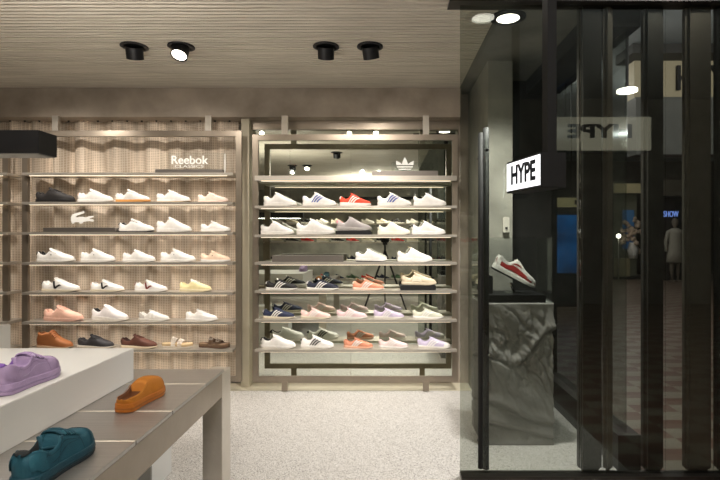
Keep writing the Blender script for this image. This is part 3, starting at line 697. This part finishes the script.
# ---------------------------------------------------------------- table with white box
TH = CH-.592; TX = -.726; TY1 = 2.26; TY0 = .55
tb = thing('display_table', 'brushed steel display table running along the left foreground', 'table', (TX-.6, 1.4, 0))
iv = Matrix.Translation(tb.location).inverted()
def TP(o): o.parent = tb; o.matrix_parent_inverse = iv.copy(); return o
yy = [2.26, 2.03, 1.71, 1.458, 1.15, .85, TY0]
bm = bmesh.new()
for a, b in zip(yy, yy[1:]): bbox(bm, TX-1.2, TX, b+.003, a-.003, TH-.012, TH, .001)
TP(from_bm('tabletop', bm, TABLEM))
TP(box('seam_inlay', TX-1.198, TX-.004, TY0+.002, TY1-.002, TH-.011, TH-.0004, mat('pale_seam', (240, 232, 215), .5)))
bm = bmesh.new()
bbox(bm, TX-.03, TX, TY0, TY1-.03, TH-.115, TH-.0125); bbox(bm, TX-1.2, TX-1.17, TY0, TY1-.03, TH-.115, TH-.0125)
bbox(bm, TX-1.17, TX-.03, TY1-.065, TY1-.035, TH-.115, TH-.0125); bbox(bm, TX-1.17, TX-.03, TY0, TY0+.03, TH-.115, TH-.0125)
TP(from_bm('apron', bm, STEELD))
for xa, ya in ((TX-.087, 2.227), (TX-1.2, 2.227), (TX-.087, TY0-.09), (TX-1.2, TY0-.09)):
    TP(box('leg', xa, xa+.087, ya, ya+.123, 0, TH-.0125, STEEL, bev=.002))
bx = box('display_box', -2.0, -1.05, 1.24, 2.09, TH, CH-.46, WHITE, bev=.002)
tag(bx, 'large white display box on the table under the lilac sneaker', 'display box')
pl = box('display_plinth', -1.78, -1.13, 2.42, 2.65, 0, .44, WHITE, bev=.004); tag(pl, 'low white plinth on the floor seen beneath the steel table', 'plinth')
pl = box('display_plinth', -2.5, px(11, 2.72), 2.5, 2.72, 0, pz(324, 2.72), WHITE, bev=.004); tag(pl, 'tall white plinth at the left edge behind the display box', 'plinth')
def near(t, hx, hy, tx, ty, z):
    t.location = (hx, hy, z+.0005); t.rotation_euler = (0, 0, math.atan2(ty-hy, tx-hx))
def ln(a, b, c, d): return math.hypot(c-a, d-b)
LV = (172, 150, 186)
a = (-1.122, 1.445, -1.132, 1.70)
near(shoe('sneaker', 'lilac leather sneaker on the white display box', 'force', ln(*a), LV, (170, 148, 184), (120, 84, 160), laces=(160, 138, 176), tongue=(178, 156, 192), detail=True, band=(150, 130, 166),
     panels=[('swoosh_overlay', (188, 170, 202), .20, .26, .62, .64, .20, .42), ('heel_panel', (166, 144, 180), .02, .18, .02, .15, .08, .5), ('eyestay', (180, 160, 194), .42, .68, .42, .66, .60, .80), ('seam_line', (140, 118, 158), .30, .306, .40, .406, .12, .60), ('seam_line', (140, 118, 158), .66, .667, .62, .627, .10, .62), ('seam_line', (140, 118, 158), .10, .105, .20, .205, .12, .58), ('seam_line', (140, 118, 158), .18, .64, .18, .64, .44, .455)], toe=(176, 154, 190)), *a, CH-.46)
a = (-.845, 1.155, -.850, 1.415)
TL = (34, 82, 98)
near(shoe('sneaker', 'teal sneaker at the front edge of the steel table', 'force', ln(*a), TL, (30, 68, 82), (36, 40, 42), laces=(30, 72, 86), tongue=(34, 78, 92), c_out=(26, 38, 44), detail=True, band=(24, 56, 68),
     panels=[('side_overlay', (24, 60, 74), .20, .26, .62, .64, .20, .42), ('heel_panel', (40, 92, 108), .02, .18, .02, .15, .08, .5), ('eyestay', (40, 92, 106), .42, .68, .42, .66, .60, .80), ('seam_line', (18, 48, 58), .30, .306, .40, .406, .12, .60), ('seam_line', (18, 48, 58), .66, .667, .62, .627, .10, .62), ('seam_line', (18, 48, 58), .10, .105, .20, .205, .12, .58), ('seam_line', (18, 48, 58), .18, .64, .18, .64, .44, .455)], toe=(36, 84, 100)), *a, TH)
a = (-.888, 1.685, -.876, 1.93)
CG = (172, 106, 30)
near(shoe('clog', 'mustard suede clog with open heel on the steel table', 'clog', ln(*a), CG, (166, 96, 26), (96, 56, 28), lace_on=False, cat='clog', band=(140, 80, 22), detail=True, panels=[('collar_binding', (184, 120, 44), .05, .42, .05, .42, .50, .60)]), *a, TH)

# ---------------------------------------------------------------- door display: wrinkled plinth, black slab, shoe on stand, vitrine
x0, x1, y0, y1, zt = .58, 1.01, 2.99, 3.34, CH-.389
bm = bmesh.new(); bbox(bm, x0, x1, y0, y1, 0, zt)
bmesh.ops.subdivide_edges(bm, edges=bm.edges[:], cuts=84, use_grid_fill=True)
from mathutils import noise
def crease(p):
    # long folds running across the slab plus fine crumpling
    def ridge(v, wd): return math.exp(-(v/wd)**2)
    u = (p.x-x0)/(x1-x0)+(p.y-y0)*1.5; z = p.z; h = 0
    c1 = .50+.17*u-.10*math.sin(u*3.1)**2+.015*math.sin(u*9)
    h += .009*ridge(z-c1-.035, .030)-.024*ridge(z-c1, .009)
    c2 = .25-.14*u+.012*math.sin(u*7); h += .006*ridge(z-c2-.03, .022)-.018*ridge(z-c2, .008)
    c3 = .14-.11*u; h += .005*ridge(z-c3-.025, .018)-.014*ridge(z-c3, .007)
    c4 = .60+.30*(u-.35); h -= .012*ridge(z-c4, .009)*ridge(u-.45, .22)
    n1 = noise.noise(Vector((p.x*6, p.y*6, p.z*5))); h += .014*n1
    for fx, fz, a_ in ((11, 9, .010), (24, 19, .005)):
        h -= a_*(1-min(1, 5*abs(noise.noise(Vector((p.x*fx+3, p.y*fx, p.z*fz+p.x*fz))))))*(.35+ridge(z-.58, .22))
    return h
cz = Vector(((x0+x1)/2, (y0+y1)/2))
for v in bm.verts:
    if v.co.z > zt-.012 or v.co.z < .002: continue
    h = crease(v.co); k = min(1, v.co.z/.03)*min(1, (zt-v.co.z)/.05)
    nx = (1 if abs(v.co.x-x1) < 1e-4 else -1 if abs(v.co.x-x0) < 1e-4 else 0); ny = (1 if abs(v.co.y-y1) < 1e-4 else -1 if abs(v.co.y-y0) < 1e-4 else 0)
    v.co.x += nx*h*k*.8; v.co.y += ny*h*k
pln = from_bm('display_plinth', bm, mat('crumpled_grey_stone', (136, 134, 130), .75, 0, .3, 45, .08, 6), None, True)
tag(pln, 'grey plinth with crumpled creased surface behind the glass door', 'plinth')
sl = box('display_slab', .585, .965, 3.0, 3.28, zt+.0005, zt+.045, BLACK, bev=.002); tag(sl, 'glossy black slab on top of the crumpled grey plinth', 'display slab')
Z1 = zt+.0455
ac = thing('shoe_stand', 'small clear acrylic and chrome stand holding the tilted sneaker', 'stand', (.80, 3.14, Z1))
bm = bmesh.new(); bbox(bm, -.05, .05, -.03, .03, 0, .004); from_bm('base_plate', bm, ACRY, ac)
tube('prop', [(.012, 0, .004), (-.012, 0, .062)], .009, mat('chrome', (210, 210, 210), .1, 1), ac)
bk = box('display_block', .595, .665, 3.08, 3.22, Z1, Z1+.110, BLACK, bev=.003); tag(bk, 'black wedge block propping up the heel of the tilted sneaker', 'display block')
RD = (150, 34, 32)
ms = shoe('sneaker', 'white and red runner tilted on a stand behind the glass door', 'aero', .285, (216, 210, 202), (222, 218, 210), (190, 184, 176), c_out=(24, 26, 30), band=None,
          panels=[('mudguard', RD, .015, .97, .015, .965, .08, .36), ('side_overlay', (176, 170, 164), .06, .30, .06, .22, .36, .60), ('logo_stroke', RD, .30, .42, .48, .58, .42, .56), ('toe_overlay', (176, 172, 168), .72, .90, .78, .88, .24, .6)], laces=(226, 222, 214), tongue=(206, 200, 190))
ms.scale = (1, 1, 1.15); ms.location = (px(490, 3.14)+.006, 3.14, pz(269, 3.14)+.004); ms.rotation_euler = (0, math.radians(27), math.radians(-6))
vc = thing('glass_vitrine', 'thin clear glass case standing over the tilted sneaker', 'glass case', ((.585+.99)/2, 3.15, zt+.001))
hw = .215; H = 1.24-.002-zt
for a in ((-hw, -hw+.004, -.155, .155), (hw-.004, hw, -.155, .155), (-hw+.004, hw-.004, -.155, -.151), (-hw+.004, hw-.004, .151, .155)): box('glass_side', a[0], a[1], a[2], a[3], 0, H, ACRY, vc)
box('glass_top', -hw, hw, -.155, .155, H, H+.004, ACRY, vc)
ic = thing('wall_intercom', 'small white intercom box on the concrete wall above the sneaker', 'intercom', (px(506, 3.44), 3.449, pz(225, 3.44)))
box('housing', -.022, .022, -.022, 0, -.055, .055, mat('ivory_plastic', (205, 200, 188), .5), ic, bev=.005); box('button', -.008, .008, -.026, -.022, -.03, -.014, BLACKM, ic)

# ---------------------------------------------------------------- HYPE blade sign
yaw = math.atan2(.076, .34)
sg = thing('blade_sign', 'lit white HYPE sign in a black box hanging before the glass', 'sign', (.749*.935, 2.244, pz(184.5, 2.244)), yaw); sg.scale = (.935,)*3
box('housing', .0, .135, 0, .36, -.012, .158, BLACKM, sg, bev=.002)
box('light_face', -.003, -.0003, .006, .354, -.001, .147, SIGNW, sg)
text_mesh('lettering', 'HYPE', .135, .001, INK, sg, (-.0045, .175, .073), (math.pi/2, 0, -math.pi/2), width=.255, bold=.0045)
box('hanging_post', .047, .095, .02, .07, .158, (CEIL-.001-sg.location.z)/.935, BLACKM, sg)

# ---------------------------------------------------------------- mall beyond the glass
def S2(x0, x1, y0, y1, z, m, nm, par=None, th=.08): return box(nm, px(x0, z), px(x1, z), z, z+th, pz(y1, z), pz(y0, z), m, par)
GREYL = mat('grey_fascia', (96, 98, 96), .7)
RZ_ = 8.2; RY = 2*GY-RZ_
fb = thing('shop_fascia_sign', 'long pale shop sign with HYPE lettering, seen mirrored in the storefront glass', 'sign', (px(600, RZ_), RY, pz(150, RZ_)))
w_ = (652-550)*RZ_/F; h_ = 33*RZ_/F
box('lit_panel', -w_/2, w_/2, -.06, 0, 0, h_, mat('fascia_panel', (190, 182, 160), .7, emit=1.5), fb)
text_mesh('lettering', 'HYPE', .30, .004, INK, fb, (0, .006, h_*.55), (math.pi/2, 0, math.pi), width=1.06, bold=.012)
box('housing', -w_/2-.02, w_/2+.02, -.3, -.06, -.02, h_+.02, BLACKM, fb)
for sx_ in (-.5, .5): tube('suspension', [(sx_, -.18, h_+.02), (sx_, -.18, 3.85-pz(150, RZ_))], .012, BLACK, fb, 8)
ff = thing('mall_fascia', 'cream lit shop fascia high up behind the bronze posts', 'fascia', (px(690, 7), 7, pz(155, 7)))
for sx_ in (-.7, 1.2): box('hanger', sx_-.02, sx_+.02, .02, .06, 1.55, 3.85-pz(155, 7), BLACK, ff)
box('lit_band', -.78, 1.4, 0, .2, .80, 1.32, mat('cream_fascia', (150, 140, 116), .6, emit=.35), ff); box('beam', -.95, 1.4, -.3, .2, 1.32, 1.55, DARKP, ff); box('lower_band', -.78, 1.4, -.05, .2, .0, .80, GREYL, ff)
for s_, x_ in (('H', -.06), ('Y', .40)): text_mesh('letter', s_, .5, .02, BLACKM, ff, (x_, -.03, 1.05), (math.pi/2, 0, 0))
def mall_light(x, y, h, r, lb):
    t = thing('ceiling_downlight', lb, 'downlight', (px(x, h), h, 3.85), group='mall ceiling downlights')
    z = pz(y, h); t.location.z = z
    bm = bmesh.new(); btube(bm, [(0, 0, 0), (0, 0, .03)], r, 24); from_bm('lens', bm, LENS, t)
    bm = bmesh.new(); btube(bm, [(0, 0, .03), (0, 0, 3.85-z)], .02, 8); from_bm('drop_stem', bm, BLACK, t)
mall_light(627, 92, 6.2, .12, 'oval glowing downlight right of the mirrored lettering')
mall_light(547, 138, 7.8, .10, 'small glowing downlight just above the HYPE sign')
sc_ = thing('digital_screen', 'tall glowing blue advertising screen standing in the mall', 'screen', (px(572, 9), 9, 0))
bw_ = 27*9/F; box('cabinet', -bw_-.02, bw_+.04, .0, .2, 0, pz(212, 9), BLACKM, sc_, bev=.01)
def m_screen():
    m = mat('blue_screen', (10, 60, 110), .3, emit=.9); N, K, b = nodes_of(m)
    tc = N.new('ShaderNodeTexCoord'); n = N.new('ShaderNodeTexNoise'); n.inputs['Scale'].default_value = 2.2; K.new(tc.outputs['Object'], n.inputs['Vector'])
    cr = N.new('ShaderNodeValToRGB'); cr.color_ramp.elements[0].position = .35; cr.color_ramp.elements[0].color = srgb(10, 44, 84); cr.color_ramp.elements[1].position = .65; cr.color_ramp.elements[1].color = srgb(14, 92, 156)
    K.new(n.outputs['Fac'], cr.inputs[0]); K.new(cr.outputs[0], b.inputs['Emission Color']); b.inputs['Emission Strength'].default_value = 1.0
    return m
box('display', -bw_+.06, bw_, -.01, 0, pz(273, 9), pz(215, 9), m_screen(), sc_)
# lit shop window with glowing interior
GLOW = mat('shop_glow', (150, 140, 108), .7, emit=.22)
sw = thing('shop_window', 'softly lit shop window with bouquet display across the mall', 'shop window', (px(628, 15), 15, 0))
def r15(x, y): return px(x, 15)-px(628, 15), pz(y, 15)
a, z_ = r15(612, 193); b_, z2 = r15(645, 270)
box('back_wall', a, b_, .5, .55, 0.05, z_, mat('shop_back', (92, 92, 76), .7, emit=.10), sw)
box('lit_header', a, b_, -.05, .1, z_, z_+.28, GLOW, sw); box('sill', a, b_, -.05, .5, 0, .08, DARKP, sw)
box('counter', a+.1, b_-.4, .1, .4, .08, .62, mat('cream_counter', (150, 142, 110), .6), sw); box('blue_poster', b_-.45, b_-.1, .45, .49, .9, 2.1, mat('blue_poster', (60, 100, 140), .5, emit=.25), sw)
box('frame_side', a-.5, a, -.1, .5, 0, 3.0, BLACKM, sw)
fl = thing('floor_lamp', 'small glowing lamp left in the far shop window', 'lamp', (px(617, 14.9), 14.8, 0))
tube('pole', [(0, 0, 0), (0, 0, 1.25)], .015, STEEL, fl); bm = bmesh.new(); bmesh.ops.create_uvsphere(bm, u_segments=12, v_segments=8, radius=.07, matrix=Matrix.Translation((0, 0, 1.3))); from_bm('bulb', bm, LENS, fl, True)
bq = thing('bouquet', 'large pale bouquet standing in the far shop window', 'bouquet', (px(633, 15.2), 15.2, .6))
bm = bmesh.new()
for k in range(40):
    p = Vector((random.gauss(0, .22), random.gauss(0, .08), .75+random.gauss(0, .26))); bmesh.ops.create_icosphere(bm, subdivisions=1, radius=random.uniform(.05, .10), matrix=Matrix.Translation(p))
from_bm('blossoms', bm, mat('pale_blossoms', (190, 170, 150), .8), bq)
bm = bmesh.new(); btube(bm, [(0, 0, .02), (0, 0, .3), (0, 0, .5)], [.12, .16, .10], 14); from_bm('vase', bm, WHITE, bq, True)
ds = thing('shop_window', 'dark shop window with blue neon sign and pale coat', 'shop window', (px(674, 14), 14, 0))
box('recess', -.55, .55, .6, .65, 0, 3.0, mat('dark_brown_shop', (46, 38, 34), .7), ds); box('header', -.6, .75, -.05, .6, pz(196, 14), pz(180, 14), mat('dull_header', (80, 76, 66), .7), ds)
box('frame_side', .38, .50, -.05, .6, 0, pz(196, 14), BLACKM, ds)
for k, x in enumerate((-.24, -.14, -.04, .06, .16, .26)):
    pass
text_mesh('neon_lettering', 'SHOW', .24, .01, mat('blue_neon', (120, 150, 230), .5, emit=1.1), ds, (.03, .2, pz(214, 14)), (math.pi/2, 0, 0), width=.42)
mq = thing('mannequin', 'mannequin in a long pale coat in the dark shop window', 'mannequin', (px(675, 14.2), 14.2, 0))
bm = bmesh.new(); me = bpy.data.meshes.new('m')
def lathe(bm, prof, n=14, sx=1, sy=.7):
    rg = [[bm.verts.new((r*sx*math.cos(2*math.pi*k/n), r*sy*math.sin(2*math.pi*k/n), z)) for k in range(n)] for r, z in prof]
    for a, b in zip(rg, rg[1:]):
        for k in range(n): bm.faces.new((a[k], a[(k+1) % n], b[(k+1) % n], b[k]))
    bm.faces.new(rg[0][::-1]); bm.faces.new(rg[-1])
lathe(bm, [(.24, .55), (.22, .8), (.17, 1.1), (.19, 1.35), (.21, 1.45), (.08, 1.52)])
for s_ in (1, -1): btube(bm, [(s_*.18, 0, 1.43), (s_*.26, 0, 1.15), (s_*.27, -.03, .85)], [.06, .05, .04], 10)
from_bm('coat', bm, mat('pale_coat', (170, 166, 154), .8), mq, True)
bm = bmesh.new(); lathe(bm, [(.04, 1.5), (.045, 1.56), (.07, 1.62), (.085, 1.68), (.075, 1.76), (.03, 1.80)], sy=1.1)
for s_ in (1, -1): btube(bm, [(s_*.08, 0, .6), (s_*.09, .01, .3), (s_*.09, 0, .03)], [.07, .05, .035], 10); bbox(bm, s_*.09-.04, s_*.09+.04, -.16, .05, 0, .05)
from_bm('body', bm, mat('mannequin_skin', (120, 110, 98), .6), mq, True)
ls = thing('hanging_sign', 'small cream lit sign above the blue screen', 'sign', (px(572, 8), 8, pz(207, 8)))
box('sign_body', -.26, .22, 0, .06, 0, .15, mat('cream_sign', (170, 160, 120), .6, emit=.45), ls); tube('suspension', [(0, .03, .15), (0, .03, 3.85-ls.location.z)], .01, BLACK, ls, 6)
box('dark_plate', .04, .14, -.006, 0, .04, .11, BLACKM, ls)

# ---------------------------------------------------------------- behind the camera, seen in the mirror
tp = thing('camera_tripod', 'black camera tripod standing before the racks, seen in the mirror', 'tripod', (0, -.11, 0))
top = Vector((0, 0, 1.02))
for k in range(3):
    a = math.radians(90+120*k+60); e = Vector((.42*math.cos(a), .42*math.sin(a), .012))
    tube('leg', [top, top+(e-top)*.5, e], [.017, .015, .012], BLACK, tp)
tube('centre_column', [(0, 0, .8), (0, 0, 1.13)], .015, BLACK, tp)
box('head', -.04, .04, -.04, .04, 1.12, 1.16, BLACK, tp, bev=.006)
cb = thing('photo_camera', 'black photo camera mounted on the tripod, seen in the mirror', 'camera', (0, -.11, 1.161))
box('body', -.07, .07, -.035, .035, 0, .10, BLACKM, cb, bev=.012); box('viewfinder', -.025, .025, -.03, .035, .10, .13, BLACKM, cb, bev=.008)
tube('lens', [(0, .036, .078), (0, .085, .078)], .038, BLACK, cb, 24)
rk = thing('display_rack', 'long low rack of shoes at the opposite wall, seen in the mirror', 'shoe rack', (-.6, -2.5, 0))
for x in (-2.05, 2.05): box('post', x-.025, x+.025, 0, .03, 0, 2.0, STEELD, rk)
RZ = (.35, .75, 1.15, 1.55)
for z in RZ: box('shelf', -2.0, 2.0, .03, .33, z-.02, z, STEEL, rk)
cols = [((200, 50, 44), 'red'), (W1, 'white'), ((90, 120, 90), 'green'), (BK, 'black'), ((190, 186, 178), 'grey'), (NV, 'navy'), (CR, 'cream'), ((232, 170, 150), 'salmon')]
protos = {}
def copy_thing(src):
    r = src.copy(); COL.objects.link(r)
    for ch in src.children:
        c = ch.copy(); COL.objects.link(c); c.parent = r
    return r
rows_ = ('low', 'second', 'third', 'top'); cnt = {}
for i, z in enumerate(RZ):
    for j in range(12):
        cname = (i*3+j*5+j//3) % len(cols); c_, nm = cols[cname]
        key = cname
        if key not in protos:
            t = shoe('sneaker', '', 'runner', .28, c_, W1, lace_on=False); protos[key] = t
        else: t = copy_thing(protos[key])
        t['label'] = '%s sneaker on the %s shelf of the opposite rack, place %d from its left' % (nm, rows_[i], j+1); t['group'] = 'shoes on the opposite rack'
        t.location = (-.6-1.86+j*.325, -2.3, z+.0005); t.rotation_euler = (0, 0, math.radians(8))
